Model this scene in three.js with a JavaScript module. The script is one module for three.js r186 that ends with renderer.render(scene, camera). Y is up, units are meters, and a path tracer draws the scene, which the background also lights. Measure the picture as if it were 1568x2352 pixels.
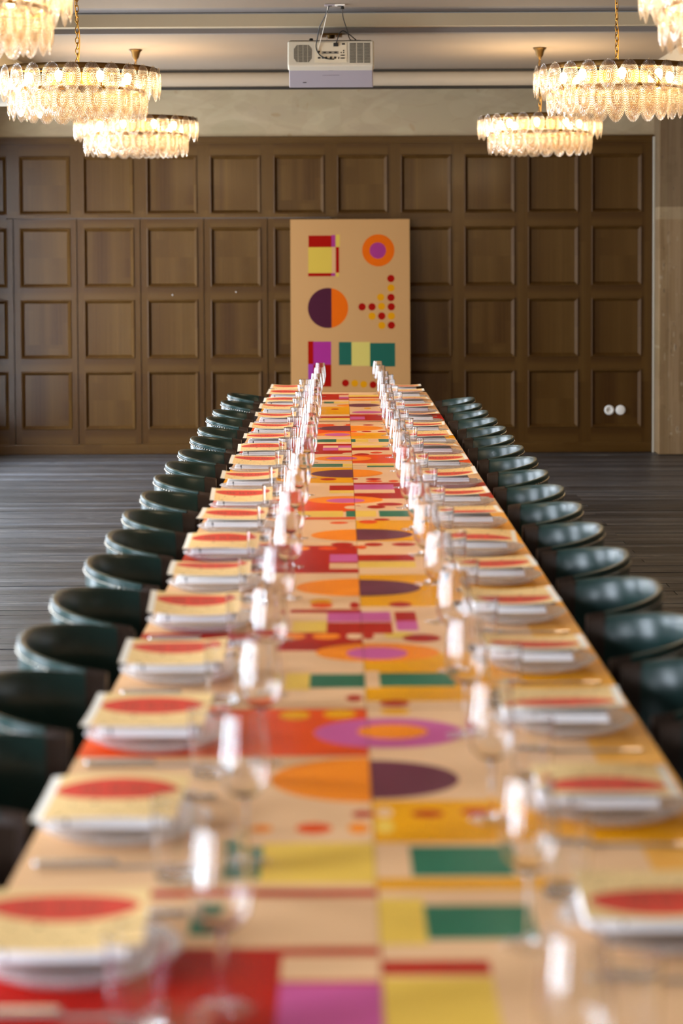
import * as THREE from 'three';
import { RoundedBoxGeometry } from 'three/addons/geometries/RoundedBoxGeometry.js';
import { mergeGeometries, mergeVertices, toCreasedNormals } from 'three/addons/utils/BufferGeometryUtils.js';
import { RectAreaLightUniformsLib } from 'three/addons/lights/RectAreaLightUniformsLib.js';

// ---------- camera, daylight, exposure ----------
const scene = new THREE.Scene();
const W = 1568, H = 2352, FOCAL = 4850;
const camera = new THREE.PerspectiveCamera(2 * Math.atan(H / 2 / FOCAL) * 180 / Math.PI, W / H, 0.1, 80);
camera.position.set(0, 1.592, 0);
camera.rotation.set(-0.05, 0, -0.0047, 'YXZ');
camera.setViewOffset(W, H, 0, 330, W, H);
camera.focus = 9.9;
camera.userData.fStop = 2.8;
const renderer = new THREE.WebGLRenderer({ antialias: true });
renderer.shadowMap.enabled = true;
renderer.toneMapping = THREE.LinearToneMapping;
renderer.toneMappingExposure = 1.25;
scene.background = new THREE.Color(0.72, 0.85, 1.0);
scene.backgroundIntensity = 5;
RectAreaLightUniformsLib.init();
const DAY = new THREE.Color(0.80, 0.88, 1.0), DAYLIGHT = 21;         // sky seen through each window
const WARM = new THREE.Color(1.0, 0.78, 0.51), BULB_LIGHT = 0.42;    // per chandelier bulb
const WINDOW_GAIN = [1.0, 0.78, 0.66, 0.66, 0.9, 1.3, 1.3];               // made-up light level per window, evens the brightness along the table
const WINDOWS = [16.0, 13.1, 10.2, 7.3, 4.4, 1.5, -1.4];              // distances of the windows along the left wall
const WALL_L = 3.05, WALL_R = 4.0, WIN_W = 1.25, WIN_Y0 = 0.2, WIN_Y1 = 2.62;
for (const [i, d] of WINDOWS.entries()) {
  const l = new THREE.RectAreaLight(DAY, DAYLIGHT * WINDOW_GAIN[i], WIN_W, WIN_Y1 - WIN_Y0);
  l.name = 'window_daylight';
  l.position.set(-WALL_L - 0.16, (WIN_Y0 + WIN_Y1) / 2, -d);
  l.lookAt(0, (WIN_Y0 + WIN_Y1) / 2, -d);
  scene.add(l);
}

// ---------- helpers ----------
let seed = 20240611;
const rnd = () => { seed = (seed * 1664525 + 1013904223) >>> 0; return seed / 4294967296; };
const rr = (a, b) => a + (b - a) * rnd();
const taken = {};
function numbered(n) { const k = taken[n] = (taken[n] ?? -1) + 1; return k ? n + '_' + String(k).padStart(3, '0') : n; }
function put(name, geo, mat, parent, pos, rot) {
  const m = new THREE.Mesh(geo, mat);
  m.name = parent === scene || !parent ? numbered(name) : name;
  m.castShadow = m.receiveShadow = true;
  if (pos) m.position.set(...pos);
  if (rot) m.rotation.set(...rot);
  (parent ?? scene).add(m);
  return m;
}
function thing(name, label, category, pos = [0, 0, 0], turn = 0, group) {
  const g = new THREE.Group();
  g.name = numbered(name); g.position.set(...pos); g.rotation.y = turn;
  g.userData = { label, category };
  if (group) g.userData.group = group;
  scene.add(g);
  return g;
}
function struct(name, pos = [0, 0, 0]) {
  const g = new THREE.Group();
  g.name = name; g.position.set(...pos); g.userData = { kind: 'structure' };
  scene.add(g);
  return g;
}
function copyOf(src, label, pos, turn, group) {
  const c = src.clone();
  c.name = numbered(src.name.replace(/_\d{3}$/, ''));
  c.userData = { ...src.userData, label };
  if (group) c.userData.group = group;
  c.position.set(...pos); c.rotation.y = turn;
  scene.add(c);
  return c;
}
const box = (w, h, d, x = 0, y = 0, z = 0) => new THREE.BoxGeometry(w, h, d).translate(x, y, z);
const rbox = (w, h, d, r, x = 0, y = 0, z = 0, s = 2) => new RoundedBoxGeometry(w, h, d, s, r).translate(x, y, z);
const cyl = (r0, r1, h, n = 16, x = 0, y = 0, z = 0) => new THREE.CylinderGeometry(r0, r1, h, n).translate(x, y, z);
const tube = (pts, r, n = 24, k = 8, closed = false) => new THREE.TubeGeometry(new THREE.CatmullRomCurve3(pts.map((p) => new THREE.Vector3(...p)), closed), n, r, k, closed);
const lathe = (pts, n = 32) => new THREE.LatheGeometry(pts.map((p) => new THREE.Vector2(...p)), n);
const join = (list) => mergeGeometries(list.map((g) => { const c = g.index ? g.toNonIndexed() : g; for (const k of Object.keys(c.attributes)) if (!['position', 'normal', 'uv'].includes(k)) c.deleteAttribute(k); return c; }));
function planarUV(geo, a, b, ou = 0, ov = 0, scale = 1) {           // uv in metres from two axes
  const p = geo.attributes.position, uv = new Float32Array(p.count * 2), get = { x: 'getX', y: 'getY', z: 'getZ' };
  for (let i = 0; i < p.count; i++) { uv[2 * i] = p[get[a]](i) * scale + ou; uv[2 * i + 1] = p[get[b]](i) * scale + ov; }
  geo.setAttribute('uv', new THREE.BufferAttribute(uv, 2));
  return geo;
}
function canvasTexture(w, h, draw, srgb = true, repeat) {
  const c = document.createElement('canvas'); c.width = w; c.height = h;
  draw(c.getContext('2d'), w, h);
  const t = new THREE.CanvasTexture(c);
  if (srgb) t.colorSpace = THREE.SRGBColorSpace;
  t.wrapS = t.wrapT = THREE.RepeatWrapping;
  t.magFilter = THREE.LinearFilter;
  if (repeat) t.repeat.set(...repeat);
  return t;
}
const rgba = (r, g, b, a) => `rgba(${r | 0},${g | 0},${b | 0},${a})`;
const std = (o) => new THREE.MeshStandardMaterial(o);
const phy = (o) => new THREE.MeshPhysicalMaterial(o);

// ---------- materials ----------
function grainCanvas(base, spread, streaks, blot) {                  // grain runs along the canvas' height
  return (c, w, h) => {
    c.fillStyle = rgba(...base, 1); c.fillRect(0, 0, w, h);
    for (let i = 0; i < blot; i++) {
      const x = rnd() * w, ww = rr(w * 0.03, w * 0.14), s = rr(-1, 1) * spread;
      const g = c.createLinearGradient(x, 0, x + ww, 0);
      const col = base.map((v) => v + s);
      g.addColorStop(0, rgba(...col, 0)); g.addColorStop(0.5, rgba(...col, 0.55)); g.addColorStop(1, rgba(...col, 0));
      c.fillStyle = g; const y = rr(-0.3, 0.8) * h; c.fillRect(x, y, ww, rr(0.4, 1.2) * h);
    }
    for (let i = 0; i < streaks; i++) {
      const x = rnd() * w, s = rr(-1, 1) * spread * 0.9, y = rr(-0.2, 1) * h, l = rr(0.08, 0.6) * h;
      c.strokeStyle = rgba(...base.map((v) => v + s), rr(0.15, 0.45)); c.lineWidth = rr(0.6, 2.2);
      c.beginPath(); c.moveTo(x, y); c.bezierCurveTo(x + rr(-3, 3), y + l / 3, x + rr(-3, 3), y + 2 * l / 3, x + rr(-4, 4), y + l); c.stroke();
    }
  };
}
const oakMap = canvasTexture(1024, 1024, grainCanvas([72, 46, 9], 19, 1500, 60), true, [0.5, 0.5]);
const oak = phy({ map: oakMap, specularIntensity: 0.5, roughness: 0.36, clearcoat: 0.22, clearcoatRoughness: 0.18, bumpMap: oakMap, bumpScale: 0.0003 });
const oakRailMap = oakMap.clone(); oakRailMap.rotation = Math.PI / 2;
const oakRail = phy({ map: oakRailMap, specularIntensity: 0.5, roughness: 0.36, clearcoat: 0.22, clearcoatRoughness: 0.18, bumpMap: oakRailMap, bumpScale: 0.0003 });
const oakMold = phy({ map: oakMap, specularIntensity: 0.45, roughness: 0.55 });
const floorMap = canvasTexture(1024, 1024, (c, w, h) => {
  grainCanvas([78, 80, 85], 38, 1600, 90)(c, w, h);
  for (let i = 0; i < 190; i++) {                                     // worn patches, drawn out along the boards
    const pale = rnd() < 0.7, x = rnd() * w, y = rnd() * h, ww = rr(8, 46), l = rr(30, 330), n = 5 + Math.floor(rnd() * 8);
    c.fillStyle = pale ? rgba(150, 144, 136, rr(0.06, 0.3)) : rgba(24, 20, 17, rr(0.08, 0.34));
    for (let k = 0; k < n; k++) c.fillRect(x + rnd() * ww, y + rnd() * l * 0.6, rr(1.5, ww * 0.35), rr(l * 0.1, l * 0.5));
  }
  for (let i = 0; i < 60; i++) { c.fillStyle = rgba(214, 204, 186, rr(0.12, 0.42)); const x = rnd() * w, y = rnd() * h, l = rr(10, 80); for (let k = 0; k < 5; k++) c.fillRect(x + rr(-5, 5), y + rnd() * l, rr(1.5, 6), rr(3, l * 0.5)); }
  for (let i = 0; i < 420; i++) {                                     // worn pale scratches and dark splits along the grain
    const pale = rnd() < 0.62, x = rnd() * w, y = rnd() * h, l = rr(10, 60) + Math.pow(rnd(), 4) * 500;
    c.strokeStyle = pale ? rgba(196, 186, 170, rr(0.2, 0.9)) : rgba(22, 18, 16, rr(0.2, 0.7)); c.lineWidth = rr(0.7, 2.2);
    c.beginPath(); c.moveTo(x, y); c.lineTo(x + rr(-3, 3), y + l); c.stroke();
  }
  for (let i = 0; i < 60; i++) { c.strokeStyle = rgba(175, 168, 160, rr(0.1, 0.3)); c.lineWidth = 0.8; const x = rnd() * w, y = rnd() * h; c.beginPath(); c.moveTo(x, y); c.lineTo(x + rr(-30, 30), y + rr(-30, 30)); c.stroke(); }
}, true, [1, 0.5]);
const floorRough = canvasTexture(512, 512, (c, w, h) => { c.fillStyle = '#8a8a8a'; c.fillRect(0, 0, w, h); for (let i = 0; i < 500; i++) { const v = rr(70, 200); c.fillStyle = rgba(v, v, v, 0.3); c.fillRect(rnd() * w, rnd() * h, rr(2, 14), rr(20, 160)); } }, false, [1, 0.5]);
const plankWoods = ['#ffffff', '#dcd8d4', '#c4beb8'].map((color) => std({ color, map: floorMap, roughness: 0.72, roughnessMap: floorRough, bumpMap: floorMap, bumpScale: 0.0012 })), plankWood = plankWoods[1];
const plasterMap = canvasTexture(1024, 512, (c, w, h) => {
  c.fillStyle = '#a39070'; c.fillRect(0, 0, w, h);
  for (let i = 0; i < 260; i++) { const v = rr(-1, 1) * 22; c.fillStyle = rgba(163 + v, 145 + v, 114 + v * 0.9, 0.25); c.beginPath(); c.ellipse(rnd() * w, rnd() * h, rr(10, 110), rr(6, 40), rr(-0.5, 0.5), 0, 7); c.fill(); }
  for (let i = 0; i < 40; i++) { c.fillStyle = rgba(128, 92, 52, rr(0.05, 0.28)); c.beginPath(); c.ellipse(rnd() * w, rnd() * h, rr(2, 18), rr(2, 9), rnd() * 3, 0, 7); c.fill(); }
  for (let i = 0; i < 60; i++) { c.strokeStyle = rgba(120, 96, 66, rr(0.08, 0.3)); c.lineWidth = rr(0.6, 2); const x = rnd() * w, y = rnd() * h; c.beginPath(); c.moveTo(x, y); c.quadraticCurveTo(x + rr(-40, 40), y + rr(-12, 12), x + rr(-90, 90), y + rr(-24, 24)); c.stroke(); }
}, true, [0.4, 0.8]);
const plaster = std({ map: plasterMap, roughness: 0.95, bumpMap: plasterMap, bumpScale: 0.012 });
const concreteMap = canvasTexture(512, 2048, (c, w, h) => {
  c.fillStyle = '#8f744e'; c.fillRect(0, 0, w, h);
  for (let k = 0; k < 6; k++) { const v = rr(-18, 22); c.fillStyle = rgba(132 + v, 106 + v, 72 + v, 0.6); c.fillRect(k * w / 6, 0, w / 6 - 3, h); c.fillStyle = rgba(70, 58, 44, 0.45); c.fillRect((k + 1) * w / 6 - 3, 0, 3, h); }
  for (let i = 0; i < 420; i++) { const v = rr(-1, 1) * 30; c.fillStyle = rgba(130 + v, 104 + v, 70 + v, 0.22); c.fillRect(rnd() * w, rnd() * h, rr(3, 40), rr(30, 360)); }
  c.fillStyle = rgba(84, 66, 46, 0.35); c.fillRect(0, h * 0.12, w, h * 0.27); c.fillStyle = rgba(184, 168, 142, 0.25); c.fillRect(0, h * 0.39, w, h * 0.03);
  for (let i = 0; i < 70; i++) { c.fillStyle = rgba(190, 176, 152, rr(0.15, 0.6)); c.beginPath(); c.ellipse(rnd() * w, h * (0.45 + rnd() * 0.55), rr(2, 12), rr(2, 22), 0, 0, 7); c.fill(); }
  for (let i = 0; i < 90; i++) { c.fillStyle = rgba(52, 42, 32, rr(0.15, 0.5)); c.beginPath(); c.ellipse(rnd() * w, rnd() * h, rr(1, 4), rr(1, 14), 0, 0, 7); c.fill(); }
}, true, [1.6, 0.3]);
const concrete = std({ map: concreteMap, roughness: 0.92, bumpMap: concreteMap, bumpScale: 0.008 });
const limewash = std({ color: '#b9ac95', roughness: 0.95 });
const ceilingPaint = std({ color: '#7b6b58', roughness: 0.9 });
const ceilingCream = std({ color: '#a8987c', roughness: 0.9 });
const ceilingGrey = std({ color: '#6e6762', roughness: 0.9 });  // shade of the ceiling bands put into a greyer colour; door track shares it
const wallPaint = std({ color: '#978a75', roughness: 0.92 });
const farPaint = std({ color: '#75624c', roughness: 0.9 });  // unseen right and front walls, coloured dark to lower the fill light
const whitePaint = std({ color: '#e4e0d8', roughness: 0.5 });
const caseWhite = std({ color: '#a89b88', roughness: 0.5 });
const brass = std({ color: '#8a6a33', metalness: 1, roughness: 0.34 });
const brassDark = std({ color: '#5d4524', metalness: 1, roughness: 0.42 });
const steel = std({ color: '#dcdde0', metalness: 1, roughness: 0.27 });
const leatherMap = canvasTexture(256, 256, (c, w, h) => { c.fillStyle = '#808080'; c.fillRect(0, 0, w, h); for (let i = 0; i < 2600; i++) { const v = rr(90, 165); c.fillStyle = rgba(v, v, v, 0.5); c.beginPath(); c.arc(rnd() * w, rnd() * h, rr(1, 3), 0, 7); c.fill(); } }, false, [8, 8]);
const leather = phy({ color: '#183431', roughness: 0.3, ior: 1.42, bumpMap: leatherMap, bumpScale: 0.0003, specularIntensity: 1 });
const armWood = std({ color: '#2a1b13', roughness: 0.38 });
const nailMetal = std({ color: '#b9b3a6', metalness: 1, roughness: 0.25 });
const bowlGlass = phy({ color: '#ffffff', transmission: 1, thickness: 0, roughness: 0.0, ior: 1.52, side: THREE.DoubleSide });
const tumblerGlass = phy({ color: '#ffffff', transmission: 1, thickness: 0, roughness: 0.0, ior: 1.7, side: THREE.DoubleSide });
const solidGlass = phy({ color: '#ffffff', transmission: 1, thickness: 0.02, roughness: 0.0, ior: 1.5 });
const hobMap = canvasTexture(512, 512, (c, w, h) => {
  c.fillStyle = '#202020'; c.fillRect(0, 0, w, h);
  for (let i = 0; i < 32; i++) for (let j = 0; j < 32; j++) { const x = (i + 0.5 + (j % 2) / 2) * 16, y = (j + 0.5) * 16, g = c.createRadialGradient(x, y, 0, x, y, 8); g.addColorStop(0, '#fff'); g.addColorStop(1, 'rgba(32,32,32,0)'); c.fillStyle = g; c.fillRect(x - 8, y - 8, 16, 16); }
}, false, [5, 5]);
const plateGlass = phy({ color: '#f4f4f6', transmission: 0.92, thickness: 0, roughness: 0.46, ior: 1.6, bumpMap: hobMap, bumpScale: 0.003, side: THREE.DoubleSide });
const plateRimGlass = phy({ color: '#ffffff', transmission: 1, thickness: 0, roughness: 0.06, ior: 1.8, side: THREE.DoubleSide });
const leafFrost = canvasTexture(256, 448, (c, w, h) => {            // pressed ribs are frosted, the grooves between them clear
  c.fillStyle = '#9c9c9c'; c.fillRect(0, 0, w, h); c.translate(w / 2, h * 0.515);
  for (let i = 0; i < 40; i++) { const t = i / 40 * Math.PI * 2; c.strokeStyle = '#101010'; c.lineWidth = 7; c.beginPath(); c.moveTo(62 * Math.cos(t), 118 * Math.sin(t)); c.lineTo(112 * Math.cos(t), 208 * Math.sin(t)); c.stroke(); }
  for (const [rx, ry, lw] of [[58, 110, 6], [38, 80, 5], [16, 40, 6]]) { c.strokeStyle = '#181818'; c.lineWidth = lw; c.beginPath(); c.ellipse(0, 0, rx, ry, 0, 0, 7); c.stroke(); }
  for (let i = 0; i < 16; i++) { const t = i / 16 * Math.PI * 2; c.fillStyle = '#202020'; c.beginPath(); c.ellipse(47 * Math.cos(t), 95 * Math.sin(t), 5, 8, t, 0, 7); c.fill(); }
}, false);
const leafRefraction = canvasTexture(256, 448, (c, w, h) => {             // refraction lines of the pressed relief, painted in as amber
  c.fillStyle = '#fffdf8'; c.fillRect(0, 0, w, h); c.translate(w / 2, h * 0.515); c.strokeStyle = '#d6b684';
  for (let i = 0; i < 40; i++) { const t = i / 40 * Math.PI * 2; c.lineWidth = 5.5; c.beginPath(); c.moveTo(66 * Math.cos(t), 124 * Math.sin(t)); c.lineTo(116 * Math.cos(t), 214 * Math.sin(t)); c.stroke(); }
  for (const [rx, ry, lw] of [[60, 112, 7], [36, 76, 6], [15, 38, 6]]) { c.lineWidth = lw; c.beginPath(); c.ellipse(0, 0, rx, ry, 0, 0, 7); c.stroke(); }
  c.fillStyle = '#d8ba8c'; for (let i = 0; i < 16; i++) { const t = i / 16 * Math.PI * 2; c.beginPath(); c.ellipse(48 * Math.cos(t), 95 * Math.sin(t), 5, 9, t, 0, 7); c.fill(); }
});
const lustreGlass = phy({ map: leafRefraction, bumpMap: leafFrost, bumpScale: 0.002, transmission: 0.98, thickness: 0, roughness: 0.40, roughnessMap: leafFrost, ior: 1.6, side: THREE.DoubleSide });
const bulbGlow = std({ color: '#fff2d8', emissive: new THREE.Color(1.0, 0.80, 0.5), emissiveIntensity: 14, roughness: 0.4 });
const goldCord = std({ color: '#a97f35', roughness: 0.5, metalness: 0.6 });
const ivory = std({ color: '#e8e2d2', roughness: 0.5 });
const black = std({ color: '#15130f', roughness: 0.5 });
const linen = std({ color: '#f1f0f2', roughness: 0.85 });
const plastic = std({ color: '#c4bba6', roughness: 0.45 });
const plasticGrey = std({ color: '#9d9497', roughness: 0.5 });

// ---------- the room ----------
const BACK = 17.6, FRONT = -3.2;                                     // distances of the end walls from the camera
const floor = struct('floor');
put('subfloor', box(WALL_L + WALL_R + 0.4, 0.2, BACK - FRONT + 0.6, (WALL_R - WALL_L) / 2, -0.135, -(BACK + FRONT) / 2), std({ color: '#1a1613', roughness: 1 }), floor);
{
  const pitch = 0.122, wide = 0.1195, lens = [2.65, 3.65, 4.65], shapes = [], loose = [];
  for (const l of lens) for (let v = 0; v < 4; v++) shapes.push(planarUV(box(l, 0.035, wide, 0, -0.0175, 0), 'z', 'x', v * 0.27 + 0.1, l + v * 0.61));
  let n = 0;
  for (let d = FRONT + 0.1; d < BACK - 0.02; d += pitch) {
    const a = Math.floor(rnd() * 3), cuts = [[0, 2], [1, 1], [2, 0]][a];
    let x = -WALL_L;
    cuts.forEach((k, j) => {
      const l = lens[k], s = shapes[k * 4 + Math.floor(rnd() * 4)];
      const pos = [x + l / 2, rr(-0.002, 0.0012), -d], tilt = rr(-0.004, 0.004);
      if (d > 7.2 && n < 290) { put('plank', s, plankWoods[Math.floor(rnd() * 3)], floor, pos, [tilt, 0, 0]).scale.x = (l - 0.004) / l; n++; }
      else loose.push(s.clone().applyMatrix4(new THREE.Matrix4().makeTranslation(...pos)));
      x += l;
    });
  }
  const m = put('plank', join(loose), plankWood, floor); m.userData = { kind: 'stuff' };
}
// ceiling: a raised field near the camera, a stepped cove, then a lower field over the far chandeliers
const ceiling = struct('ceiling');
const C1 = 3.074, C2 = 2.972;
put('near_field', box(5.2, 0.12, 12.35 - FRONT + 0.2, 0, C1 + 0.06, -(12.35 + FRONT - 0.2) / 2), ceilingPaint, ceiling);
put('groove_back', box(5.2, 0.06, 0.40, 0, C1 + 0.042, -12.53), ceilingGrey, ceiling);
put('cream_step', box(5.2, 0.075, 0.10, 0, C1 - 0.0345, -12.74), ceilingCream, ceiling);
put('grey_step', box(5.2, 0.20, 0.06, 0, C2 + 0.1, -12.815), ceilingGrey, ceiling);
put('far_field', box(5.2, 0.12, 2.52, 0, C2 + 0.06, -14.10), ceilingPaint, ceiling);
put('rear_field', box(WALL_L + WALL_R + 0.4, 0.12, 2.6, (WALL_R - WALL_L) / 2, 3.22, -16.6), ceilingPaint, ceiling);
put('rear_upstand', box(5.2, 0.25, 0.05, 0, 3.06, -15.36), ceilingPaint, ceiling);
for (const s of [-1, 1]) {
  const wx = s < 0 ? WALL_L : WALL_R, soffit = put(s < 0 ? 'beam_left' : 'beam_right', rbox(wx + 0.2 - 2.18, 0.55, 15.45 - FRONT + 0.2, 0.01), wallPaint, scene, [s * (2.18 + wx + 0.2) / 2, 2.74 + 0.275, -(15.45 + FRONT - 0.2) / 2]);
  soffit.userData = { kind: 'structure' };
}
// walls
const wallRight = put('wall_right', box(0.25, 3.4, BACK - FRONT + 0.6, WALL_R + 0.125, 1.6, -(BACK + FRONT) / 2), farPaint, scene); wallRight.userData = { kind: 'structure' };
const wallFront = put('wall_front', box(WALL_L + WALL_R + 0.5, 3.4, 0.25, (WALL_R - WALL_L) / 2, 1.6, -FRONT + 0.225), farPaint, scene); wallFront.userData = { kind: 'structure' };
{
  const wallLeft = struct('wall_left'), x = -WALL_L - 0.125, ends = [BACK + 0.3, FRONT - 0.3];
  put('lower_wall', box(0.25, WIN_Y0 + 0.2, ends[0] - ends[1], x, (WIN_Y0 - 0.2) / 2, -(ends[0] + ends[1]) / 2), wallPaint, wallLeft);
  put('upper_wall', box(0.25, 3.4 - WIN_Y1, ends[0] - ends[1], x, (3.4 + WIN_Y1) / 2, -(ends[0] + ends[1]) / 2), wallPaint, wallLeft);
  let from = ends[0];
  for (const d of [...WINDOWS, null]) {
    const to = d === null ? ends[1] : d + WIN_W / 2;
    put('pier', box(0.25, WIN_Y1 - WIN_Y0, from - to, x, (WIN_Y0 + WIN_Y1) / 2, -(from + to) / 2), wallPaint, wallLeft);
    if (d !== null) from = d - WIN_W / 2;
  }
  WINDOWS.forEach((d, i) => {
    const w = struct('window_' + (i + 1), [-WALL_L - 0.1, 0, -d]), hh = WIN_Y1 - WIN_Y0, ym = (WIN_Y0 + WIN_Y1) / 2;
    const bars = [box(0.06, 0.06, WIN_W, 0, WIN_Y0 + 0.03), box(0.06, 0.06, WIN_W, 0, WIN_Y1 - 0.03), box(0.06, hh, 0.06, 0, ym, WIN_W / 2 - 0.03), box(0.06, hh, 0.06, 0, ym, -WIN_W / 2 + 0.03)];
    put('window_frame', join(bars), whitePaint, w);
    put('mullion', join([box(0.045, hh - 0.1, 0.05, 0, ym, 0), box(0.04, 0.04, WIN_W - 0.1, 0, ym + 0.35, 0)]), whitePaint, w);
    put('pane', box(0.004, hh - 0.1, WIN_W - 0.1, 0.005, ym, 0), bowlGlass, w);
    put('window_sill', rbox(0.22, 0.035, WIN_W + 0.1, 0.008, 0.16, WIN_Y0 - 0.017, 0), whitePaint, w);
  });
}
// back wall: plaster above oak panelling, folding doors on the left half
const wallBack = struct('wall_back');
put('masonry', box(WALL_L + WALL_R + 0.5, 3.5, 0.2, (WALL_R - WALL_L) / 2, 1.6, -BACK - 0.13), wallPaint, wallBack);
put('plaster', planarUV(new THREE.BoxGeometry(WALL_L + WALL_R, 0.62, 0.05, 80, 8, 1).translate((WALL_R - WALL_L) / 2, 2.95, -BACK + 0.0), 'x', 'y'), plaster, wallBack);
const FACE = -BACK + 0.02;                                            // front of the frames
function moldingGeo(w, h) {                                           // a mitred frame moulding that steps down to the panel
  const prof = [[0, 0], [0, 0.007], [0.008, 0.010], [0.016, 0.004], [0.020, -0.004], [0.030, -0.014]], pos = [];
  const corner = (d, z) => [[-w / 2 + d, -h / 2 + d, z], [w / 2 - d, -h / 2 + d, z], [w / 2 - d, h / 2 - d, z], [-w / 2 + d, h / 2 - d, z]];
  for (let k = 0; k + 1 < prof.length; k++) {
    const a = corner(...prof[k]), b = corner(...prof[k + 1]);
    for (let i = 0; i < 4; i++) { const j = (i + 1) % 4; pos.push(...a[i], ...a[j], ...b[j], ...a[i], ...b[j], ...b[i]); }
  }
  const g = new THREE.BufferGeometry(); g.setAttribute('position', new THREE.Float32BufferAttribute(pos, 3)); g.computeVertexNormals();
  return planarUV(g, 'x', 'y');
}
const PITCH = 0.5275, COL0 = -2.457, PW = 0.42;
const ROWS = [[0.210, 0.695], [0.802, 1.292], [1.395, 1.889], [2.001, 2.484]];
const shapeCache = new Map();
const cached = (key, make) => { if (!shapeCache.has(key)) shapeCache.set(key, make()); return shapeCache.get(key); };
function cell(parent, x, r) {                                         // one recessed panel with its moulding
  const [y0, y1] = ROWS[r], h = y1 - y0, v = Math.floor(rnd() * 6);
  put('panel', cached('panel' + r + v, () => planarUV(rbox(PW - 0.03, h - 0.03, 0.012, 0.002), 'x', 'y', v * 0.37 + 0.2, v * 0.71)), oak, parent, [x, (y0 + y1) / 2, FACE - 0.020]);
  put('panel_molding', cached('mold' + r, () => moldingGeo(PW, h)), oakMold, parent, [x, (y0 + y1) / 2, FACE]);
}
const stileGeo = (w, h) => cached('s' + w.toFixed(3) + h.toFixed(3), () => planarUV(box(w, h, 0.03), 'x', 'y', h, w * 7));
const railGeo = (w, h) => cached('r' + w.toFixed(3) + h.toFixed(3), () => planarUV(box(w, h, 0.03), 'x', 'y', h * 3, w));
function rails(parent, x, w, cuts) { for (const [y0, y1] of cuts) put('rail', railGeo(w, y1 - y0), oakRail, parent, [x, (y0 + y1) / 2, FACE - 0.0155]); }
const BASE = 0.085, TOP = 2.60, DOOR = 1.965;
const cols = Array.from({ length: 14 }, (_, k) => COL0 + (k - 2) * PITCH);   // the doors are columns 2 to 6
cols.forEach((x, k) => {
  if (x > 2.45 + 0.1 || x < -3.2) return;
  const isDoor = k >= 2 && k <= 6, y0 = isDoor ? DOOR + 0.006 : BASE;
  if (isDoor) {
    const door = struct('door_' + (k - 1));
    for (const s of [-1, 1]) put('stile', stileGeo((PITCH - PW) / 2 - 0.004, DOOR - BASE - 0.004), oak, door, [x + s * (PW / 2 + (PITCH - PW) / 4 - 0.002), (DOOR + BASE) / 2, FACE - 0.015]);
    rails(door, x, PW, [[BASE + 0.002, ROWS[0][0]], [ROWS[0][1], ROWS[1][0]], [ROWS[1][1], ROWS[2][0]], [ROWS[2][1], DOOR - 0.002]]);
    for (let r = 0; r < 3; r++) cell(door, x, r);
    if (k === 4 || k === 5) put('spyhole', cyl(0.006, 0.007, 0.01, 12).rotateX(Math.PI / 2), steel, door, [x + 0.0, k === 4 ? 1.33 : 1.352, FACE + 0.004]);
    cell(wallBack, x, 3);
    rails(wallBack, x, PW, [[y0, ROWS[3][0]], [ROWS[3][1], TOP]]);
  } else {
    for (let r = 0; r < 4; r++) cell(wallBack, x, r);
    rails(wallBack, x, PW, [[BASE, ROWS[0][0]], [ROWS[0][1], ROWS[1][0]], [ROWS[1][1], ROWS[2][0]], [ROWS[2][1], ROWS[3][0]], [ROWS[3][1], TOP]]);
  }
  const sw = k === 10 ? 0 : PITCH - PW;                               // stile to the right of this column
  const bothDoors = k >= 2 && k < 6, half = k === 1 || k === 6;
  if (bothDoors) put('stile', stileGeo(PITCH - PW, TOP - DOOR - 0.006), oak, wallBack, [x + PITCH / 2, (TOP + DOOR + 0.006) / 2, FACE - 0.015]);
  else if (half) {
    put('stile', stileGeo(PITCH - PW, TOP - DOOR - 0.006), oak, wallBack, [x + PITCH / 2, (TOP + DOOR + 0.006) / 2, FACE - 0.015]);
    put('stile', stileGeo((PITCH - PW) / 2 - 0.004, DOOR - BASE), oak, wallBack, [x + PITCH / 2 + (k === 1 ? -1 : 1) * ((PITCH - PW) / 4 + 0.002), (DOOR + BASE) / 2, FACE - 0.015]);
  } else put('stile', stileGeo(PITCH - PW, TOP - BASE), oak, wallBack, [x + PITCH / 2, (TOP + BASE) / 2, FACE - 0.015]);
});
put('door_track', box(5 * PITCH, 0.012, 0.008, COL0 + 2 * PITCH, DOOR + 0.001, FACE - 0.018), ceilingGrey, wallBack);
const crown = put('trim_1', join([box(6.1, 0.035, 0.06, -0.25, 2.618, FACE - 0.002), box(6.1, 0.02, 0.045, -0.25, 2.592, FACE - 0.004)]), oakRail, scene); crown.userData = { kind: 'structure' };
planarUV(crown.geometry, 'x', 'y');
const skirting = put('baseboard_back', planarUV(rbox(6.1, 0.083, 0.05, 0.006, -0.25, 0.0435, FACE - 0.01), 'x', 'y'), oakRail, scene); skirting.userData = { kind: 'structure' };
const pillar = put('pillar_right', planarUV(rbox(1.2, 3.1, 0.36, 0.012, 0, 1.55, 0), 'x', 'y'), concrete, scene, [2.60 + 0.6, 0.002, -BACK + 0.12]); pillar.userData = { kind: 'structure' };
const trimEdge = put('trim_2', rbox(0.014, 2.62, 0.05, 0.004, 2.592, 1.312, -BACK + 0.07), std({ color: '#a89e8c', roughness: 0.9 }), scene); trimEdge.userData = { kind: 'structure' };
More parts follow.
